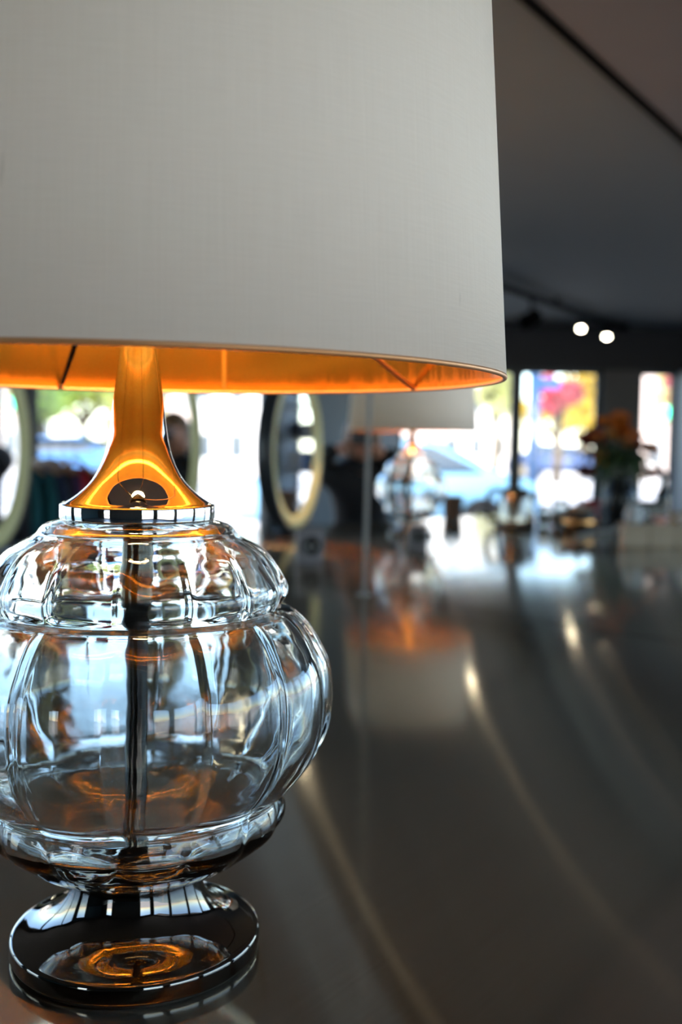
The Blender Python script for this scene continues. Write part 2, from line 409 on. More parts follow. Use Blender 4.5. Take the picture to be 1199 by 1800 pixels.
# collar ring and flared neck
col = NB(); lathe(col, [(0.0, .3050), (0.0515, .3050), (0.0528, .3056), (0.0530, .3064), (0.0530, .3140), (0.0527, .3152), (0.0518, .3158), (0.0, .3158)], 128); obj('collar', col, m_chrome, lamp, True)
neck = NB(); lathe(neck, smooth_prof([(0.0512, .3158), (0.0480, .3172), (0.0405, .3224), (0.0318, .3310), (0.0256, .3420), (0.0215, .3545), (0.0190, .3700), (0.0166, .3905), (0.0140, .4100), (0.0115, .4270), (0.0104, .4420)], 6) + [(0.0, .4420)], 96)
obj('neck', neck, m_chrome, lamp, True)
rod = NB(); lathe(rod, [(0, .3050), (.0105, .3050), (.0105, .2640), (.0090, .2600), (.0100, .2560), (.0100, .2450), (.0088, .2410), (.0074, .2330), (.0074, .0800), (.0092, .0760), (.0092, .0668), (0, .0668)], 32)
obj('center_rod', rod, mat('black_nickel', (0.05, 0.045, 0.04), 0.12, 0.9), lamp, True)
hol = NB(); lathe(hol, [(0, .4420), (.015, .4420), (.0165, .4440), (.0165, .4960), (.0185, .4980), (.0185, .5480), (.0165, .5500), (0, .5500)], 32); obj('lamp_holder', hol, m_blackm, lamp, True)
bl = NB(); lathe(bl, smooth_prof([(0.0, .6450), (0.016, .6410), (0.0270, .6280), (0.0300, .6120), (0.0260, .5920), (0.0170, .5720), (0.0135, .5600), (0.0135, .5500)], 4), 32); obj('bulb', bl, m_bulb, lamp, True)
# shade: silk outside, foil lining inside, taped edges, spokes
ZR, RB, RT, ZT = 0.4039, 0.2500, 0.2302, 0.7050
sh = NB(); lathe(sh, [(RB, ZR), (RB - (RB - RT) * .5, (ZR + ZT) / 2), (RT, ZT), (RT - .0010, ZT), (RB - .0010 - (RB - RT) * .5, (ZR + ZT) / 2), (RB - .0010, ZR)], 160, closed=True)
shade = obj('lamp_shade', sh, m_silk, lamp, True)
li = NB(); lathe(li, [(RB - .0012, ZR), (RT - .0012, ZT), (RT - .0020, ZT), (RB - .0020, ZR)], 160, closed=True); obj('shade_lining', li, m_gold, shade, True)
ee = NB(); torus(ee, (0, 0, ZR), RB - .0012, .0017, 160, 10); obj('edge_tape', ee, m_copper, shade, True)
ee = NB(); torus(ee, (0, 0, ZT), RT - .0012, .0017, 160, 10); obj('edge_tape', ee, m_copper, shade, True)
sm = NB(); a_ = radians(82.2)
for z, r in ((ZR + .003, RB - .0022), (ZT - .003, RT - .0022)): pass
prism(sm, [((RB - .0021) * cos(a_ + t), (RB - .0021) * sin(a_ + t)) for t in (0, .016)] + [((RB - .0030) * cos(a_ + t), (RB - .0030) * sin(a_ + t)) for t in (.016, 0)], 0, ZT - ZR - .006)
for v in sm.verts:
    k = v.co.z / (ZT - ZR); f_ = 1 - (RB - RT) / RB * k; v.co.x *= f_; v.co.y *= f_; v.co.z += ZR + .003
obj('lining_seam', sm, m_gold, shade)
for dg in (36.5, 117, 216.5, 297):
    a = radians(dg); b = NB()
    tube(b, [((RB - .003) * cos(a), (RB - .003) * sin(a), ZR + .002), ((RB - .012) * cos(a), (RB - .012) * sin(a), ZR + .006), (.021 * cos(a), .021 * sin(a), .5390)], .0024, 8)
    obj('shade_spoke', b, m_copper if dg < 40 else m_darkchrome, lamp, True)
ft = NB(); torus(ft, (0, 0, .539), .0205, .0028, 32, 8); obj('shade_fitter', ft, m_blackm, lamp, True)

lamp_mirrored = dup(lamp, at(722, 942, 4.10) * 1, 0.35, 'mirror reflection of the big glass lamp with gold lit neck, small and blurred far along the counter')
lamp_mirrored.location.z = CT  # the lamp's mirror reflection, built as a solid copy

# ------------------------------------------------------------------ seam of the mirror wall, built as a solid post, and sockets
m_grey = mat('grey_metal', (0.34, 0.33, 0.31), 0.4, 0.2)
pb, pt = on(640, 1046), None
po = NB(); lathe(po, [(0, 0), (.018, 0), (.018, .003), (.0055, .005), (.0055, H - CT - .004), (.016, H - CT - .002), (.016, H - CT), (0, H - CT)], 20)
tag(obj('mirror_seam', po, m_grey, None, True, (pb.x, pb.y, CT)), 'slim grey mirror seam, built as a post, in front of the small reflected lamp', 'post')
bpy.data.objects['mirror_seam'].rotation_euler = (0, radians(0.7), 0)
m_sock = mat('grey_socket', (0.12, 0.105, 0.115), 0.5); m_hole = mat('socket_recess', (0.006, 0.006, 0.007), 0.5)
def socket(p, w, h, rz, label):
    t = thing('power_socket', label, 'socket', (p.x, p.y, CT), rz, 'power sockets on the counter')
    obj('housing', box(NB(), (0, w * .3, h / 2), (w, w * .6, h), bev=.004), m_sock, t)
    f = NB(); r0 = min(w, h) * .36
    q = lathe(NB(), [(0, .0), (r0 * .72, 0), (r0 * .86, .006), (r0, .008), (r0, .0), (0, -.001)], 28)
    bmesh.ops.transform(q, matrix=Matrix.Translation((0, -.0005, h * .5)) @ Matrix.Rotation(pi / 2, 4, 'X'), verts=q.verts)
    fo = obj('socket_face', q, m_hole, t, True)
    for s_ in (-1, 1):
        b = NB(); tube(b, [(s_ * r0 * .35, -.0035, h * .5), (s_ * r0 * .35, -.0005, h * .5)], r0 * .14, 8); obj('pin_hole', b, m_grey, fo)
    return t
socket(on(547, 990), .078, .102, 0.28, 'dark grey square power socket beside the round lit mirror')
socket(on(735, 966), .066, .085, 0.1, 'dark grey power socket under the small blurred lamp')

# ------------------------------------------------------------------ round lit mirrors on the counter
m_mframe = mat('mirror_frame', (0.016, 0.022, 0.030), 0.35)
m_led = mat('mirror_light_ring', (0.40, 0.42, 0.22), 0.5, emit=(0.80, 0.82, 0.45), estr=0.06)
m_mir = mat('mirror_silver', (0.82, 0.85, 0.86), 0.02, 1.0, 0.02)
def round_mirror(first, R, loc, rz, label):
    t = thing('round_mirror', label, 'mirror', loc, rz, 'round lit mirrors along the counter')
    def turn(bm):                                 # lathe axis z -> facing +x
        bmesh.ops.transform(bm, matrix=Matrix.Translation((0, 0, R + .012)) @ Matrix.Rotation(pi / 2, 4, 'Y'), verts=bm.verts); return bm
    obj('frame', turn(lathe(NB(), [(R - .012, .032), (R - .002, .032), (R, .030), (R, -.030), (R - .004, -.034), (R * .2, -.034), (R * .2, -.028), (R - .012, -.028)], 72, closed=True)), m_mframe, t, True)
    obj('light_ring', turn(lathe(NB(), [(R - .060, .016), (R - .055, .024), (R - .013, .031), (R - .013, .012), (R - .060, .012)], 72, closed=True)), m_led, t, True)
    obj('mirror_glass', turn(lathe(NB(), [(0, .014), (R - .062, .014), (R - .062, .008), (0, .008)], 72)), m_mir, t)
    f = box(NB(), (0, 0, .007), (.13, .16, .014), bev=.004); obj('foot', f, m_mframe, t)
    return t
q3 = on(511, 938); rm = round_mirror(True, .312, (q3.x, q3.y, CT), 0, 'complete round mirror with pale yellow light ring right of the lamp neck')
rm.rotation_euler.z = radians(-16)
q2 = at(301, 900, 3.62); q1 = at(-24, 900, 3.15)
dup(rm, (q2.x, q2.y, CT), radians(-6), 'round mirror half hidden behind the orange lamp neck')
dup(rm, (q1.x, q1.y, CT), radians(-3), 'round mirror cut off by the left edge, above dark clothes')

# ------------------------------------------------------------------ clothes rack with garments
m_rail = mat('rack_metal', (0.05, 0.055, 0.06), 0.35, 0.7)
m_wood = mat('hanger_wood', (0.50, 0.30, 0.14), 0.5)
ra, rb_ = at(-120, 788, 4.55), at(332, 786, 5.60)
ra.z = rb_.z = EYE - 0.025
rack = thing('clothes_rack', 'dark metal clothes rack carrying coloured garments in front of left window', 'rack', (0, 0, 0))
obj('rail', tube(NB(), [ra, rb_], .013, 12), m_rail, rack, True)
for p in (ra, rb_):
    b = NB(); tube(b, [(p.x, p.y, 0.02), (p.x, p.y, p.z)], .013, 12); obj('post', b, m_rail, rack, True)
    kn = NB(); ball(kn, (p.x, p.y, p.z), .024); obj('end_knob', kn, m_wood, rack, True)
    dv = (rb_ - ra).normalized(); nv = Vector((-dv.y, dv.x, 0))
    f = NB(); tube(f, [p * 1 + nv * .28 + Vector((0, 0, .015 - p.z)), p - nv * .28 + Vector((0, 0, .015 - p.z))], .015, 10); obj('foot_bar', f, m_rail, rack, True)
dv = (rb_ - ra).normalized(); ang = math.atan2(dv.y, dv.x)
cols = [('black', (.006, .006, .007)), ('black', (.010, .010, .012)), ('charcoal', (.012, .013, .016)), ('dark teal', (.008, .050, .060)), ('dark teal', (.006, .045, .055)), ('navy', (.012, .018, .040)), ('black', (.01, .01, .014)), ('dark purple', (.035, .016, .050)), ('bright red', (.34, .012, .016)), ('dark red', (.16, .014, .016))]
pxs = [-62, -34, -8, 24, 44, 68, 82, 92, 110, 132]
words = ['furthest left of the row', 'second black one from the left', 'at the picture edge', 'left one of the teal pair', 'right one of the teal pair', 'beside the teal pair', 'between navy and purple', 'left of the red one', 'brightest of the row', 'last of the row near the lamp']
for (cn, cc), px, wd in zip(cols, pxs, words):
    # where the rail passes this pixel column
    lo, hi = 0.0, 1.0
    v = ray(px, 800)
    k = (v.x * ra.y - v.y * ra.x) / (v.y * (rb_.x - ra.x) - v.x * (rb_.y - ra.y))
    p = ra.lerp(rb_, k); p.z = ra.z
    hg = thing('clothes_hanger', 'wooden hanger holding the %s garment, %s' % (cn, wd), 'hanger', (p.x, p.y, p.z), ang + pi / 2 + random.uniform(-.12, .12), 'hangers on the rack')
    hk = NB(); tube(hk, [(.016 * sin(t), 0, .002 + .016 * cos(t)) for t in [x * .35 for x in range(-4, 9)]] + [(0, 0, -.084)], .0022, 6); obj('hook', hk, m_rail, hg, True)
    bw = NB(); tube(bw, [(-.20, 0, -.172), (-.12, 0, -.130), (-.03, 0, -.090), (0, 0, -.082), (.03, 0, -.090), (.12, 0, -.130), (.20, 0, -.172)], [.006, .010, .012, .013, .012, .010, .006], 8); obj('shoulder_bar', bw, m_wood, hg, True)
    gm = mat('cloth_' + cn.replace(' ', '_'), [min(.6, q_ * 2.2) for q_ in cc], 0.9, 0, 0.2, 20)
    g = thing('garment', '%s garment hanging on the rack, %s' % (cn, wd), 'clothing', (p.x, p.y, p.z), hg.rotation_euler.z, 'garments on the rack')
    b = NB(); NS = 22; rows = [(-.118, .085, .016), (-.140, .150, .019), (-.180, .205, .022), (-.25, .215, .024), (-.38, .205, .025), (-.56, .215, .026), (-.80, .235, .028)]
    rings = []
    for z, hw, ht in rows:
        ring = []
        for k2 in range(NS):
            a = 2 * pi * k2 / NS; rip = 1 + .18 * sin(5 * a + z * 3) * max(0, -z - .2)
            ring.append(b.verts.new((hw * cos(a), ht * sin(a) * rip, z)))
        rings.append(ring)
    for r_a, r_b in zip(rings, rings[1:]):
        for k2 in range(NS): b.faces.new((r_a[k2], r_a[(k2 + 1) % NS], r_b[(k2 + 1) % NS], r_b[k2]))
    b.faces.new(rings[0][::-1]); b.faces.new(rings[-1])
    obj('body', b, gm, g, True)
    for s_ in (-1, 1):
        b = NB(); tube(b, [(s_ * .185, 0, -.150), (s_ * .222, .004, -.26), (s_ * .236, .006, -.42), (s_ * .238, .004, -.60)], [.026, .028, .026, .024], 10); obj('sleeve', b, gm, g, True)

# ------------------------------------------------------------------ photographer's mirror reflection, built as a figure with a camera behind the counter
m_coat = mat('black_jacket', (0.006, 0.006, 0.007), 0.8, 0, 0.2, 25, 0.3)
m_trouser = mat('black_trousers', (0.006, 0.006, 0.008), 0.8)
m_skin = mat('skin', (0.42, 0.20, 0.12), 0.5, 0, 0.08, 12)
m_hair = mat('brown_hair', (0.16, 0.085, 0.035), 0.5, 0, 0.3, 60, stretch=(8, 8, 1))
m_shoe = mat('black_shoe', (0.01, 0.01, 0.01), 0.4)
YP = 5.45
pc = at(636, 800, YP)
per = thing('person', 'reflected photographer in black jacket stooping behind the counter with both elbows raised, holding a camera up', 'person', (pc.x, YP, 0))
def skin(name, verts, edges, rads, m, parent, root=0, sub=2):
    me = bpy.data.meshes.new('tmp'); me.from_pydata([Vector(v) for v in verts], edges, []); me.update()
    o = bpy.data.objects.new('tmp', me); C.objects.link(o)
    mo = o.modifiers.new('s', 'SKIN'); mo.use_smooth_shade = True
    sb = o.modifiers.new('u', 'SUBSURF'); sb.levels = sub; sb.render_levels = sub
    for i, r in enumerate(rads):
        me.skin_vertices[0].data[i].radius = (r, r) if not isinstance(r, tuple) else r
        me.skin_vertices[0].data[i].use_root = (i == root)
    return bake(o, name, m, parent)
# joints (local: x right, y away from the viewer, z up); knees bent, trunk leaning towards the counter
J = [(0, .10, .66), (0, .06, .82), (0, .00, .98), (0, -.06, 1.10), (0, -.09, 1.17),           # pelvis..neck base 0-4
     (-.15, -.07, 1.10), (-.255, -.10, 1.16), (-.13, -.23, 1.245),                             # L shoulder, elbow, wrist 5-7
     (.15, -.07, 1.10), (.225, -.12, 1.16), (.105, -.23, 1.225),                                # R 8-10
     (-.09, .10, .62), (-.14, -.12, .42), (-.14, .10, .09), (.09, .10, .62), (.14, -.12, .42), (.14, .10, .09)]
E_ = [(0, 1), (1, 2), (2, 3), (3, 4), (3, 5), (5, 6), (6, 7), (3, 8), (8, 9), (9, 10), (0, 11), (11, 12), (12, 13), (0, 14), (14, 15), (15, 16)]
Rr = [(.15, .12), (.145, .12), (.165, .125), (.15, .11), .062, .074, .070, .044, .074, .070, .044, .095, .072, .045, .095, .072, .045]
skin('body', J, E_, Rr, m_coat, per)
for s_ in (-1, 1):
    b = NB(); ball(b, (s_ * .14, .05, .045), .05, (1, 2.3, .9)); obj('shoe', b, m_shoe, per, True)
# head with face
hd = NB(); ball(hd, (0, -.125, 1.285), .1, (.78, .95, 1.16), 24, 18)
for v in hd.verts:
    x, y, z = v.co.x, v.co.y + .125, v.co.z - 1.285
    if y < 0 and z < -.02: v.co.x *= 1 + z * 2.2                     # jaw
    if y < -.05 and abs(x) < .018 and -.035 < z < .02: v.co.y -= .020   # nose
    if y < -.04 and .018 < abs(x) < .045 and .005 < z < .03: v.co.y += .008  # eye sockets
    if y < -.05 and abs(x) < .028 and -.065 < z < -.05: v.co.y -= .005  # lips
head = obj('head', hd, m_skin, per, True)
for s_ in (-1, 1):
    b = NB(); ball(b, (s_ * .079, -.115, 1.28), .024, (.35, .7, 1.2), 10, 8); obj('ear', b, m_skin, head, True)
    b = NB(); ball(b, (s_ * .030, -.207, 1.297), .011, (1, .7, .8), 10, 8); obj('eye', b, m_black, head, True)
b = NB(); box(b, (0, -.222, 1.232), (.042, .006, .008), bev=.002); obj('mouth', b, mat('lips', (.40, .13, .11), .5), head)
hr = NB(); ball(hr, (0, -.105, 1.30), .112, (.86, .98, 1.10), 24, 16)
for v in [v for v in hr.verts if v.co.y < -.150 and v.co.z < 1.345]: v.co.y = -.150
for v in hr.verts:
    if v.co.z < 1.24: v.co.z -= (1.24 - v.co.z) * 1.2; v.co.y = max(v.co.y, -.16)
obj('hair', hr, m_hair, per, True)
hood = NB(); torus(hood, (0, -.065, 1.165), .085, .038, 28, 10); obj('hood_collar', hood, m_coat, per, True)
def hand(side, w, cpt):
    w = Vector(w); d = (Vector(cpt) - w).normalized(); lat = Vector((side, 0, .15)).normalized(); up_ = Vector((0, 0, 1))
    vs = [w, w + d * .045, w + d * .08]; es = [(0, 1), (1, 2)]; rs = [.024, (.034, .018), (.030, .016)]
    for k, ln in enumerate((.062, .072, .068, .052)):
        o_ = up_ * (.028 - .019 * k); b0 = len(vs)
        root_ = w + d * .085 + o_; mid = root_ + d * ln * .5 + Vector((-side * .004, -.012, 0)); tip = mid + d * ln * .35 + Vector((-side * .022, .006, 0))
        vs += [root_, mid, tip]; es += [(2, b0), (b0, b0 + 1), (b0 + 1, b0 + 2)]; rs += [.0095, .0088, .0075]
    b0 = len(vs); vs += [w + d * .035 + up_ * -.03, w + d * .07 + up_ * -.05]; es += [(1, b0), (b0, b0 + 1)]; rs += [.012, .009]
    skin('hand', vs, es, rs, m_skin, per, 0, 1)
hand(-1, (-.13, -.23, 1.245), (-.06, -.275, 1.275)); hand(1, (.105, -.23, 1.225), (.05, -.275, 1.265))
cm = thing('photo_camera', 'black camera held up in front of the stooping person\'s face', 'camera', (pc.x, YP - .285, 1.262))
obj('camera_body', box(NB(), (0, 0, .035), (.125, .05, .075), bev=.008), m_black, cm)
b = NB(); lathe(b, [(0, 0), (.034, 0), (.034, .05), (.030, .055), (.026, .055), (.024, .045), (0, .045)], 24)
bmesh.ops.transform(b, matrix=Matrix.Translation((0, -.024, .033)) @ Matrix.Rotation(pi / 2, 4, 'X'), verts=b.verts); obj('camera_lens', b, m_blackm, cm, True)
obj('viewfinder', box(NB(), (0, 0, .08), (.04, .04, .022), bev=.005), m_black, cm)

# ------------------------------------------------------------------ product shelf in the far right corner (seen in the round mirror)
m_shelf = mat('pale_shelf', (.45, .50, .52), .5)
t = thing('shelf_unit', 'pale shelf unit of coloured boxes against the far right wall', 'shelf', (4.4, 11.55, 0))
for sx_ in (-.68, .68): obj('side_panel', box(NB(), (sx_, 0, 1.05), (.03, .36, 2.1)), m_shelf, t)
for zz in (.1, .5, .9, 1.3, 1.7, 2.09): obj('shelf_board', box(NB(), (0, 0, zz), (1.33, .36, .03)), m_shelf, t)
bc = [mat('blue_carton', (.06, .16, .42), .5), mat('white_carton', (.75, .77, .80), .5), mat('dark_carton', (.03, .035, .05), .5)]
rs = random.Random(3)
for zz in (.9, 1.3):
    for j in range(5):
        hh_ = rs.uniform(.16, .30); b = box(NB(), (0, 0, hh_ / 2), (.18, .22, hh_), bev=.006)
        tag(obj('product_box', b, bc[(j + int(zz * 10)) % 3], None, False, (4.4 - .5 + j * .25, 11.55, zz + .0151)), '%s carton on the %s board of the corner shelf unit, %s from its left end' % (('blue', 'white', 'dark')[(j + int(zz * 10)) % 3], 'middle' if zz < 1 else 'upper', ('first', 'second', 'third', 'fourth', 'fifth')[j]), 'box', 'product boxes on the shelf unit')

# ------------------------------------------------------------------ things on the far right of the counter
m_ksteel = mat('kettle_steel', (0.42, 0.37, 0.30), 0.16, 1.0)
p = on(905, 927)
k = thing('electric_kettle', 'brushed steel electric kettle with black handle and lid on the counter', 'kettle', (p.x, p.y, CT), radians(0))
obj('base', lathe(NB(), [(0, 0), (.088, 0), (.090, .004), (.086, .022), (0, .024)], 40), m_black, k, True)
obj('body', lathe(NB(), [(0, .024), (.084, .024), (.084, .030), (.080, .060), (.072, .120), (.066, .150), (.062, .156), (0, .156)], 48), m_ksteel, k, True)
ld = obj('lid', lathe(NB(), [(0, .176), (.02, .175), (.05, .170), (.064, .160), (.064, .156), (0, .156)], 40), m_black, k, True)
obj('lid_knob', lathe(NB(), [(0, .192), (.010, .190), (.013, .182), (.009, .174), (0, .174)], 20), m_black, ld, True)
obj('handle', tube(NB(), [(-.058, 0, .160), (-.085, 0, .166), (-.112, 0, .150), (-.122, 0, .110), (-.122, 0, .060), (-.110, 0, .030), (-.078, 0, .034)], [.010, .012, .013, .013, .013, .012, .010], 10), m_black, k, True)
obj('spout', tube(NB(), [(.056, 0, .110), (.080, 0, .135), (.090, 0, .158)], [.022, .016, .010], 10), m_black, k, True)

m_clear = mat('jar_glass', (0.80, 0.85, 0.85), 0.02, 0, 0.02, trans=0.9)
def jar(px, py, r, h, lid_m, fill_m, label, nm='storage_jar'):
    p = on(px, py); t = thing(nm, label, 'jar', (p.x, p.y, CT))
    obj('glass', lathe(NB(), [(0, 0), (r * .92, 0), (r, .006), (r, h * .80), (r * .84, h * .88), (r * .84, h * .9), (r * .78, h * .9), (r * .78, h * .86), (r * .93, h * .78), (r * .93, .01), (0, .008)], 28), m_clear, t, True)
    obj('contents', lathe(NB(), [(0, .010), (r * .90, .011), (r * .90, h * .5), (0, h * .52)], 24), fill_m, t, True)
    obj('lid', lathe(NB(), [(0, h), (r * .86, h), (r * .9, h * .985), (r * .9, h * .89), (0, h * .89)], 28), lid_m, t, True)
    return t
m_coffee = mat('coffee_beans', (0.05, 0.025, 0.012), 0.6, 0, 0.4, 90)
jar(956, 926, .030, .095, m_ksteel, mat('sugar', (.7, .68, .64), .8), 'small steel-lidded glass jar of white sugar just right of the kettle')
jar(985, 929, .040, .125, m_blackm, m_coffee, 'black-lidded jar of dark coffee standing between kettle and copper pot')
m_cop = mat('copper_pot', (0.62, 0.30, 0.10), 0.2, 1.0)
p = on(1016, 934)
t = thing('coffee_pot', 'squat dark pot with copper band right of the black-lidded jar', 'pot', (p.x, p.y, CT))
obj('body', lathe(NB(), [(0, 0), (.060, 0), (.070, .010), (.072, .055), (.066, .085), (.0, .086)], 40), m_blackm, t, True)
obj('band', lathe(NB(), [(.0725, .030), (.0735, .032), (.0735, .050), (.0725, .052)], 40, closed=True), m_cop, t, True)
ld = obj('lid', lathe(NB(), [(0, .112), (.03, .108), (.064, .092), (.066, .086), (0, .086)], 40), mat('beige_lid', (.30, .25, .19), .4), t, True)
obj('lid_knob', lathe(NB(), [(0, .130), (.009, .128), (.011, .120), (.007, .110), (0, .108)], 16), m_blackm, ld, True)
obj('handle', tube(NB(), [(.068, 0, .075), (.10, 0, .082), (.108, 0, .050), (.095, 0, .022), (.070, 0, .020)], .007, 8), m_blackm, t, True)
p = on(1037, 913); t = thing('storage_tin', 'small red tin standing behind the copper-banded pot', 'tin', (p.x, p.y, CT))
m_red = mat('red_enamel', (.42, .012, .02), .35)
obj('body', lathe(NB(), [(0, 0), (.040, 0), (.042, .004), (.042, .085), (0, .085)], 32), m_red, t, True)
obj('lid', lathe(NB(), [(0, .098), (.040, .097), (.0435, .093), (.0435, .082), (0, .082)], 32), m_red, t, True)
# vase of flowers
p = on(1088, 918); VY = p.y
m_vase = mat('black_vase', (.010, .013, .014), .25)
t = thing('flower_vase', 'tall black vase on the counter under the orange bouquet', 'vase', (p.x, p.y, CT))
obj('body', lathe(NB(), smooth_prof([(0, 0), (.062, 0), (.070, .010), (.082, .06), (.086, .11), (.074, .165), (.060, .195), (.064, .215)], 4) + [(.058, .213), (.056, .19), (.07, .16), (.078, .1), (.0, .02)], 40), m_vase, t, True)
bq = thing('bouquet', 'loose bouquet of orange and dark red flowers with drooping leaves in black vase', 'flowers', (p.x, p.y, CT + .10))
m_stem = mat('stem_green', (.03, .06, .015), .6); m_leaf = mat('dark_leaf', (.020, .045, .014), .5, 0, .3, 30)
m_or = [mat('orange_petal', (.50, .13, .010), .55, 0, .2, 60), mat('yellow_petal', (.50, .22, .015), .55, 0, .2, 60), mat('rust_petal', (.26, .035, .012), .6, 0, .25, 60), mat('dark_red_petal', (.13, .014, .012), .6, 0, .25, 60)]
def petal(bm, M, L, w):
    pr = [(0, .10), (.25, .7), (.55, 1), (.8, .75), (1, .08)]; a = []; 
    for tt, ww in pr:
        zc = .22 * L * sin(tt * 2.2)
        a.append([bm.verts.new(M @ Vector((tt * L, s_ * w * ww * .5, zc + abs(s_) * .06 * L))) for s_ in (-1, 0, 1)])
    for r_a, r_b in zip(a, a[1:]):
        for j in range(2): bm.faces.new((r_a[j], r_a[j + 1], r_b[j + 1], r_b[j]))
random.seed(11)
flw = []
for i in range(27):
    u = random.uniform(-1, 1); v_ = random.uniform(-.6, .6)
    h_ = .30 - .13 * u * u + random.uniform(-.07, .10); flw.append((u * .17, v_ * .15, h_))
for i, (fx, fy, fz) in enumerate(flw):
    sb_ = NB(); tube(sb_, [(fx * .12, fy * .12, -.06), (fx * .35, fy * .35, .09), (fx, fy, fz)], .003, 6); st = obj('stem', sb_, m_stem, bq, True)
    fb = NB(); n_p = random.choice((8, 9, 10)); L = random.uniform(.045, .065)
    tilt = Matrix.Rotation(random.uniform(-.5, .5) + fx * 3, 4, 'Y') @ Matrix.Rotation(random.uniform(.1, .9), 4, 'X')
    for ring in range(2):
        for q in range(n_p):
            petal(fb, Matrix.Translation((fx, fy, fz)) @ tilt @ Matrix.Rotation(2 * pi * (q + ring * .5) / n_p, 4, 'Z') @ Matrix.Rotation(-.2 - .5 * ring, 4, 'Y'), L * (1 - .25 * ring), L * .42)
    fl = obj('flower', fb, m_or[0] if fz > .33 else random.choice(m_or), bq, True)
    cb = NB(); ball(cb, (fx, fy, fz + .004), .010, (1, 1, .7), 10, 6); obj('flower_center', cb, m_coffee, fl, True)
for i in range(26):
    a = random.uniform(0, 2 * pi); L = random.uniform(.13, .26); dr = random.uniform(.02, .22)
    if i == 0: a, L, dr = pi * 1.02, .30, .10
    if i == 1: a, L, dr = 0.05, .27, .26
    lb = NB(); pts = []
    for kk in range(7):
        tt = kk / 6; r_ = L * (1 - (1 - tt) ** 1.5) ; z = .15 + .14 * sin(tt * 2.0) - dr * tt * tt * 1.4
        pts.append((Vector((r_ * cos(a), r_ * sin(a) * .8, z)), .045 * sin(min(1, tt * 1.02 + .06) * pi) + .002))
    side = Vector((-sin(a), cos(a), 0)); prev = None
    for c_, w_ in pts:
        cur = [lb.verts.new(c_ - side * w_ * .5 + Vector((0, 0, .006))), lb.verts.new(c_), lb.verts.new(c_ + side * w_ * .5 + Vector((0, 0, .006)))]
        if prev:
            for j in range(2): lb.faces.new((prev[j], prev[j + 1], cur[j + 1], cur[j]))
        prev = cur
    obj('leaf', lb, m_leaf, bq, True)
# cable
cb = NB(); pp = [(1012, 945), (1040, 938), (1066, 936), (1084, 928), (1094, 912)]
path = [on(a, b) + Vector((0, 0, .006)) for a, b in pp]; path += [at(1099, 892, path[-1].y) , at(1104, 876, path[-1].y + .02)]
fine = smooth_prof([tuple(v) for v in path], 5)
tag(obj('power_cable', tube(NB(), fine, .0075, 8), mat('grey_cable', (.22, .20, .17), .6), None, True), 'grey cable curving over the counter in front of the vase', 'cable')
# boxes with cups on top
m_box = mat('beige_carton', (.36, .29, .21), .7, 0, .08, 20)
def carton(px0, px1, pyb, h, label):
    a, b = on(px0, pyb), on(px1, pyb); w = (b - a).length * .97; c_ = (a + b) / 2
    t = thing('carton', label, 'box', (c_.x, c_.y + w * .4, CT), 0, 'beige cartons on the counter')
    obj('body', box(NB(), (0, 0, h * .41), (w, w * .8, h * .82), bev=.002), m_box, t)
    obj('lid', box(NB(), (0, 0, h * .90), (w * 1.02, w * .82, h * .2), bev=.002), m_box, t)
    return t, h
c1_, hh = carton(1097, 1140, 962, .082, 'beige carton nearest the vase, dark gadget on top')
c2_, _ = carton(1143, 1186, 962, .082, 'beige carton in the middle with pink bowl on top')
c3_, _ = carton(1189, 1238, 962, .082, 'beige carton cut by the right edge with white bowl on top')
def bowl(par, dx, r, h, m, label):
    x, y, z = par.location; tag(obj('bowl', lathe(NB(), [(0, 0), (r * .5, 0), (r * .55, .004), (r * .9, h * .6), (r, h), (r * .94, h), (r * .84, h * .6), (r * .4, .009), (0, .008)], 28), m, None, True, (x + dx, y, CT + hh)), label, 'bowl')
bowl(c2_, .0, .034, .026, mat('pink_ceramic', (.75, .42, .36), .35), 'small pink ceramic bowl on the middle carton')
bowl(c3_, -.01, .034, .028, mat('white_ceramic', (.80, .80, .80), .3), 'small white ceramic bowl on the rightmost carton')
x, y, z = c1_.location
t = thing('milk_jug', 'pale grey jug lying low behind dark lens on the carton nearest the vase', 'jug', (x, y + .01, CT + hh))
t['label'] = 'pale grey small jug on the carton nearest the vase'
mj = mat('pale_ceramic', (.42, .45, .47), .3)
obj('body', lathe(NB(), smooth_prof([(0, 0), (.024, 0), (.032, .012), (.033, .035), (.025, .055), (.027, .066)], 3) + [(.024, .064), (.022, .05), (0, .01)], 24), mj, t, True)
obj('handle', tube(NB(), [(.025, 0, .056), (.044, 0, .052), (.048, 0, .034), (.032, 0, .018)], .004, 8), mj, t, True)
p = on(1141, 934); t = thing('card_reader', 'black angular gadget standing just behind the beige cartons', 'device', (p.x, p.y, CT))
obj('body', box(NB(), (0, 0, .065), (.13, .07, .13), bev=.012), m_black, t)
obj('screen', box(NB(), (0, -.036, .085), (.09, .006, .05), bev=.002), mat('dark_screen', (.02, .03, .035), .1), t)
p = on(1163, 926); t = thing('bottle', 'slender dark bottle behind the cartons near the right edge', 'bottle', (p.x, p.y, CT))
obj('body', lathe(NB(), smooth_prof([(0, 0), (.030, 0), (.033, .01), (.033, .13), (.022, .165), (.012, .185), (.012, .225)], 3) + [(0, .225)], 24), mat('dark_bottle', (.012, .014, .012), .1), t, True)
obj('cap', lathe(NB(), [(0, .245), (.013, .244), (.014, .240), (.014, .220), (0, .220)], 20), m_black, t, True)
p = on(1192, 922); t = thing('snack_basket', 'small ochre basket by the right edge of the counter', 'basket', (p.x, p.y, CT))
mbk = mat('wicker', (.42, .24, .08), .7, 0, .3, 80, .6)
bkb = obj('body', lathe(NB(), [(0, 0), (.050, 0), (.062, .05), (.066, .055), (.058, .054), (.046, .006), (0, .005)], 32), mbk, t, True)
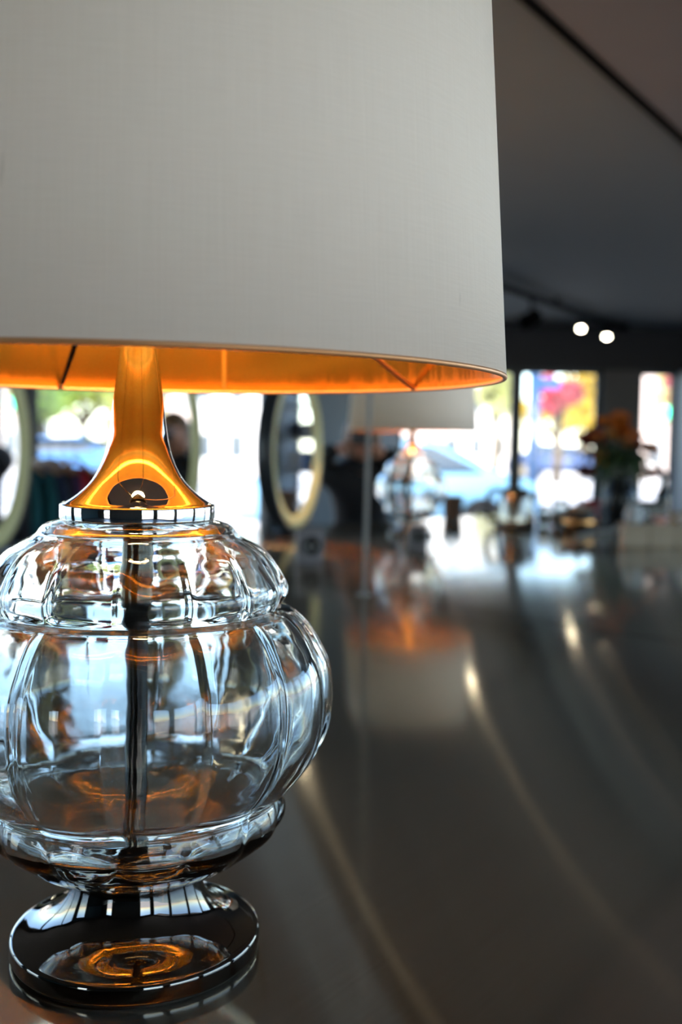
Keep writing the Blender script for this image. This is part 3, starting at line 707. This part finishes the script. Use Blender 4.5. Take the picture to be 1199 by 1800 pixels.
for zz in (.012, .026, .040):
    b = NB(); torus(b, (0, 0, zz), .051 + zz * .22, .004, 32, 6); obj('weave_band', b, mbk, t, True)
p = on(791, 908); t = thing('planter', 'brown pot standing behind the small blurred lamp near the window', 'pot', (p.x, p.y - .12, CT))
obj('body', lathe(NB(), [(0, 0), (.038, 0), (.044, .004), (.050, .095), (.053, .098), (.053, .11), (.048, .11), (.046, .1), (.040, .02), (0, .018)], 28), mat('brown_clay', (.10, .065, .045), .6), t, True)

# ------------------------------------------------------------------ ceiling track with spotlights
ZTk = H - 0.06
m_spot = mat('spot_lens', (1, .95, .8), .3, emit=(1.0, .90, .66), estr=38)
t0, t1 = on(800, 474, ZTk), on(1100, 578, ZTk)
trk = thing('lighting_track', 'black lighting track running across the dark ceiling on the right', 'track', (0, 0, 0))
obj('rail', tube(NB(), [t0, t1], .030, 8), m_matte, trk)
for q in (t0, t0.lerp(t1, .5), t1):
    obj('mounting_clip', box(NB(), (q.x, q.y, H - .02), (.04, .04, .04)), m_matte, trk)
def spotlight(p, aim, label, scale=1.0):
    t = thing('spotlight', label, 'spotlight', p, 0, 'black ceiling spotlights')
    obj('stem', tube(NB(), [(0, 0, .05), (0, 0, -.06 * scale)], .012 * scale, 8), m_matte, t, True)
    R_ = Vector(aim).normalized().to_track_quat('Z', 'Y').to_matrix().to_4x4(); R_.translation = Vector((0, 0, -.10 * scale))
    b = lathe(NB(), [(0, -.07), (.045, -.07), (.052, -.06), (.058, .075), (.052, .075), (.048, .02), (0, .02)], 28)
    bmesh.ops.transform(b, matrix=R_ @ Matrix.Scale(scale, 4), verts=b.verts); hd_ = obj('housing', b, m_matte, t, True)
    b = lathe(NB(), [(0, .070), (.050, .066), (.050, .050), (0, .050)], 28)
    bmesh.ops.transform(b, matrix=R_ @ Matrix.Scale(scale, 4), verts=b.verts); obj('lens', b, m_spot, hd_, True)
    return t
def on_track(px):
    v = ray(px, 560); k = (v.x * t0.y - v.y * t0.x) / (v.y * (t1.x - t0.x) - v.x * (t1.y - t0.y)); q = t0.lerp(t1, k); q.z = ZTk - .02; return q - Vector((0, 0, .05))
spotlight(on_track(934), (-.9, .5, -.5), 'black spotlight turned away, leftmost on the track beside the shade', 1.2)
spotlight(on_track(1022), (-.15, -.55, -.82), 'left one of the two glowing spotlights on the track', 0.5)
spotlight(on_track(1068), (-.15, -.55, -.82), 'rightmost glowing spotlight at the end of the track', 0.5)
# a third lit head farther along the track, and one more over the counter's far corner (both behind the big shade)
spotlight(on_track(840), (-.1, -.8, -.6), 'lit spotlight on the track end hidden behind the big ivory shade', .55)
spotlight(Vector((-.25, 6.5, H - .051)), (0, -.85, -.5), 'lone lit ceiling spotlight near the slate blue wall', .55)

# ------------------------------------------------------------------ outside: street, buildings, trees, cars, signs
GZ = -0.12
m_pave = mat('pale_concrete', (.62, .60, .56), .85, 0, .06, 2); m_road = mat('asphalt', (.40, .40, .40), .85, 0, .08, 3)
struct('ground', prism(NB(), [(-90, -60), (90, -60), (90, 120), (-90, 120)], GZ - .2, GZ), m_pave)
b = NB(); prism(b, [(-90, 24), (90, 24), (90, 33), (-90, 33)], GZ, GZ + .02); struct('road', b, m_road)
m_shell = mat('roof_fascia', (.25, .25, .25), .8)
struct('roof', prism(NB(), [(-6.3, -4.8), (5.8, -4.8), (5.8, 12.3), (.5, 12.3), (-.55, 7.5), (-6.3, 1.9)], H + .14, H + .45), m_shell)

m_wallw = mat('white_render', (.78, .77, .74), .85, 0, .05, 2); m_roof = mat('grey_roof', (.22, .20, .20), .8); m_win = mat('dark_pane', (.06, .08, .10), .15)
def building(px0, px1, Y, h, rows, colsn, m, label):
    a, b = at(px0, 778, Y), at(px1, 778, Y); w = b.x - a.x; c_ = (a.x + b.x) / 2; dpt = min(10, max(5, w * .6))
    t = thing('building', label, 'building', (c_, Y + dpt / 2, GZ))
    wl = obj('wall', box(NB(), (0, 0, h / 2), (w, dpt, h)), m, t)
    obj('roof', box(NB(), (0, 0, h + .15), (w + .5, dpt + .5, .3), bev=.05), m_roof, t)
    cw, rh = w / colsn, h / rows
    for i in range(colsn):
        for j in range(rows):
            x = -w / 2 + cw * (i + .5); z = rh * (j + .5)
            f = obj('window', box(NB(), (x, -dpt / 2 - .03, z), (cw * .52, .10, rh * .5)), m_wallw, t)
            obj('pane', box(NB(), (x, -dpt / 2 - .07, z), (cw * .44, .06, rh * .42)), m_win, f)
building(330, 560, 42, 4.6, 2, 4, m_wallw, 'white building across the street seen right of the lamp neck')
building(-260, 40, 52, 8.0, 3, 4, mat('pale_stone', (.60, .56, .48), .85), 'pale stone building far left behind the clothes rack')
building(690, 900, 60, 7.5, 3, 5, m_wallw, 'white building behind the small lamp, across the street')
building(1128, 1330, 46, 9.0, 4, 4, mat('pale_brick', (.62, .50, .44), .85), 'pale brick building at the right edge past the traffic light')

m_bark = mat('bark', (.10, .075, .05), .9)
def tree(px, py, Y, R, n, colr, label, seed, sq=1.0):
    rnd = random.Random(seed); c_ = at(px, py, Y)
    t = thing('tree', label, 'tree', (c_.x, Y, GZ))
    hc = c_.z - GZ
    tr_ = NB(); tube(tr_, [(0, 0, 0), (.05, 0, hc * .45), (-.03, .03, hc)], [.20, .15, .07], 10); obj('trunk', tr_, m_bark, t, True)
    for q in range(5):
        a = q * 1.26; bb = NB(); tube(bb, [(0, 0, hc * .6), (cos(a) * R * .35, sin(a) * R * .35, hc * .9), (cos(a) * R * .7, sin(a) * R * .7, hc + R * .25)], [.08, .05, .025], 7); obj('branch', bb, m_bark, t, True)
    cr = NB(); blobs = [(Vector((rnd.uniform(-.6, .6), rnd.uniform(-.6, .6), rnd.uniform(-.5, .6))) * R, R * rnd.uniform(.35, .55)) for _ in range(9)]
    for q in range(n):
        bc, br = rnd.choice(blobs); d = Vector((rnd.gauss(0, 1), rnd.gauss(0, 1), rnd.gauss(0, 1))).normalized() * br * rnd.uniform(.55, 1.0)
        o_ = bc + d + Vector((0, 0, hc)); o_.z = hc + (o_.z - hc) * sq
        M_ = Matrix.Translation(o_) @ Matrix.Rotation(rnd.uniform(0, 6.3), 4, 'Z') @ Matrix.Rotation(rnd.uniform(0, 3.1), 4, 'X'); s_ = rnd.uniform(.10, .20)
        v4 = [cr.verts.new(M_ @ Vector(p_)) for p_ in ((-s_, 0, 0), (0, -s_ * .5, s_ * .15), (s_, 0, 0), (0, s_ * .5, s_ * .15))]
        cr.faces.new(v4)
    o_ = obj('crown', cr, colr, t); o_['kind'] = 'stuff'
    return t
def leafm(name, col):
    m = mat(name, col, .6, 0, .35, 3); n, l = m.node_tree.nodes, m.node_tree.links
    p = n['Principled BSDF']; tr_ = n.new('ShaderNodeBsdfTranslucent'); mx = n.new('ShaderNodeMixShader'); mx.inputs[0].default_value = .4
    src = p.inputs['Base Color'].links[0].from_socket; l.new(src, tr_.inputs[0])
    l.new(p.outputs[0], mx.inputs[1]); l.new(tr_.outputs[0], mx.inputs[2]); l.new(mx.outputs[0], n['Material Output'].inputs[0])
    return m
m_lg = leafm('green_leaves', (.22, .34, .07)); m_ly = leafm('yellow_leaves', (.62, .46, .05)); m_lr = leafm('red_leaves', (.55, .11, .14)); m_lyg = leafm('yellow_green_leaves', (.42, .46, .08))
tree(70, 660, 30, 2.2, 3000, m_lg, 'green tree at far left above the clothes rack', 1)
tree(145, 690, 36, 2.2, 3000, m_lyg, 'yellow-green tree left of the lamp neck', 2)
tree(872, 690, 35, .85, 1300, leafm('pale_leaves', (.55, .55, .25)), 'pale yellow-green tree right of the small lamp', 3)
tree(982, 698, 38, .85, 2000, m_lr, 'red-leaved tree seen between the signpost and the pillar', 4)
tree(1034, 700, 48.5, 1.7, 3000, m_ly, 'yellow tree seen just left of the dark pillar', 5)
tree(975, 735, 58, 2.4, 2400, m_ly, 'low yellow tree farther back behind the red tree', 6, .6)

def car(px, pyb, Y, rz, colr, label, L=4.3):
    c_ = at(px, 778, Y); t = thing('car', label, 'car', (c_.x, Y, GZ + (0.02 if 24 < Y < 33 else 0)), rz)
    prof = [(-2.15, .28), (-2.15, .62), (-2.05, .80), (-1.25, .90), (-.55, 1.36), (.65, 1.42), (1.45, .98), (2.0, .90), (2.15, .70), (2.15, .28)]
    b = NB(); s0 = []
    for sgn in (-1, 1):
        s0.append([b.verts.new((x, sgn * (.86 if z < 1.0 else .66), z)) for x, z in prof])
    n_ = len(prof); b.faces.new(s0[0]); b.faces.new(s0[1][::-1])
    for q in range(n_): b.faces.new((s0[0][q], s0[1][q], s0[1][(q + 1) % n_], s0[0][(q + 1) % n_]))
    bmesh.ops.bevel(b, geom=list(b.edges), offset=.05, segments=2, affect='EDGES')
    obj('body', b, colr, t, True)
    for sgn in (-1, 1):
        for wx in (-1.35, 1.30):
            w = NB(); tube(w, [(wx, sgn * .70, .32), (wx, sgn * .90, .32)], .32, 20); wo2 = obj('wheel', w, m_black, t)
            w = NB(); tube(w, [(wx, sgn * .90, .32), (wx, sgn * .915, .32)], .19, 14); obj('hubcap', w, m_ksteel, wo2)
        g = NB(); vs_ = [g.verts.new(v_) for v_ in ((-.98, sgn * .845, .98), (1.28, sgn * .845, 1.01), (.60, sgn * .70, 1.35), (-.50, sgn * .70, 1.31))]; g.faces.new(vs_)
        r_ = bmesh.ops.extrude_face_region(g, geom=list(g.faces)); bmesh.ops.translate(g, vec=(0, sgn * .02, .01), verts=[e for e in r_['geom'] if isinstance(e, bmesh.types.BMVert)])
        obj('side_window', g, m_win, t)
        l_ = NB(); box(l_, (-2.13, sgn * .62, .68), (.08, .30, .14), bev=.02); obj('tail_light', l_, m_red, t)
        l_ = NB(); box(l_, (2.12, sgn * .62, .66), (.08, .32, .14), bev=.02); obj('headlight', l_, m_wallw, t)
    for (xa_, za_, xb_, zb_, nm) in ((-1.20, .95, -.62, 1.33, 'rear_window'), (1.38, 1.02, .72, 1.40, 'windscreen')):
        g = NB(); off_ = Vector((-.03 if xa_ < 0 else .03, 0, .03)); g.faces.new([g.verts.new(Vector(v_) + off_) for v_ in ((xa_, -.72, za_), (xa_, .72, za_), (xb_, .60, zb_), (xb_, -.60, zb_))])
        r_ = bmesh.ops.extrude_face_region(g, geom=list(g.faces)); bmesh.ops.translate(g, vec=off_ * .4, verts=[e for e in r_['geom'] if isinstance(e, bmesh.types.BMVert)]); obj(nm, g, m_win, t)
    return t
m_cb = mat('light_blue_paint', (.20, .42, .62), .25); m_cd = mat('dark_blue_paint', (.04, .07, .16), .25)
car(672, 0, 15.5, radians(8), m_cb, 'light blue car parked outside behind the small lamp')
car(988, 0, 44, radians(150), m_cd, 'dark blue car far off below the red tree')
car(95, 0, 27, radians(4), mat('mid_blue_paint', (.08, .20, .42), .25), 'blue car driving past left of the lamp neck')
# street sign
m_sign = mat('sign_blue', (.02, .10, .38), .4); m_pole = mat('pole_blue_grey', (.02, .06, .14), .4)
q = at(938, 778, 17.0)
t = thing('street_sign', 'blue street name sign on a tall blue-grey pole outside the right window', 'sign', (q.x, q.y, GZ))
obj('pole', tube(NB(), [(0, 0, 0), (0, 0, 2.60)], .10, 12), m_pole, t, True)
zs = at(955, 675, 17.0).z - GZ
obj('name_plate', box(NB(), (.14, -.06, zs), (.50, .02, .15), bev=.006), m_sign, t)
obj('lower_plate', box(NB(), (.0, -.06, zs - .75), (.22, .02, .30), bev=.006), m_wallw, t)
# traffic light
q = at(1163, 778, 20.0); t = thing('traffic_light', 'traffic light showing green, outside at the right of the pillar', 'traffic light', (q.x, q.y, GZ))
zt = at(1163, 726, 20).z - GZ
obj('pole', tube(NB(), [(0, 0, 0), (0, 0, zt + .8)], .06, 12), mat('pole_grey', (.35, .36, .36), .5), t, True)
obj('signal_housing', box(NB(), (0, -.12, zt + .28), (.30, .20, .92), bev=.03), mat('signal_yellow', (.50, .40, .15), .5), t)
for j, (mm, nm) in enumerate(((mat('green_lens', (.02, .6, .35), .3, emit=(.10, 1.0, .55), estr=3.5), 'green_lamp'), (mat('amber_lens', (.20, .10, .02), .3), 'amber_lamp'), (mat('red_lens', (.20, .02, .02), .3), 'red_lamp'))):
    b = NB(); tube(b, [(0, -.20, zt + .28 * j), (0, -.26, zt + .28 * j)], .11, 16); obj(nm, b, mm, t)
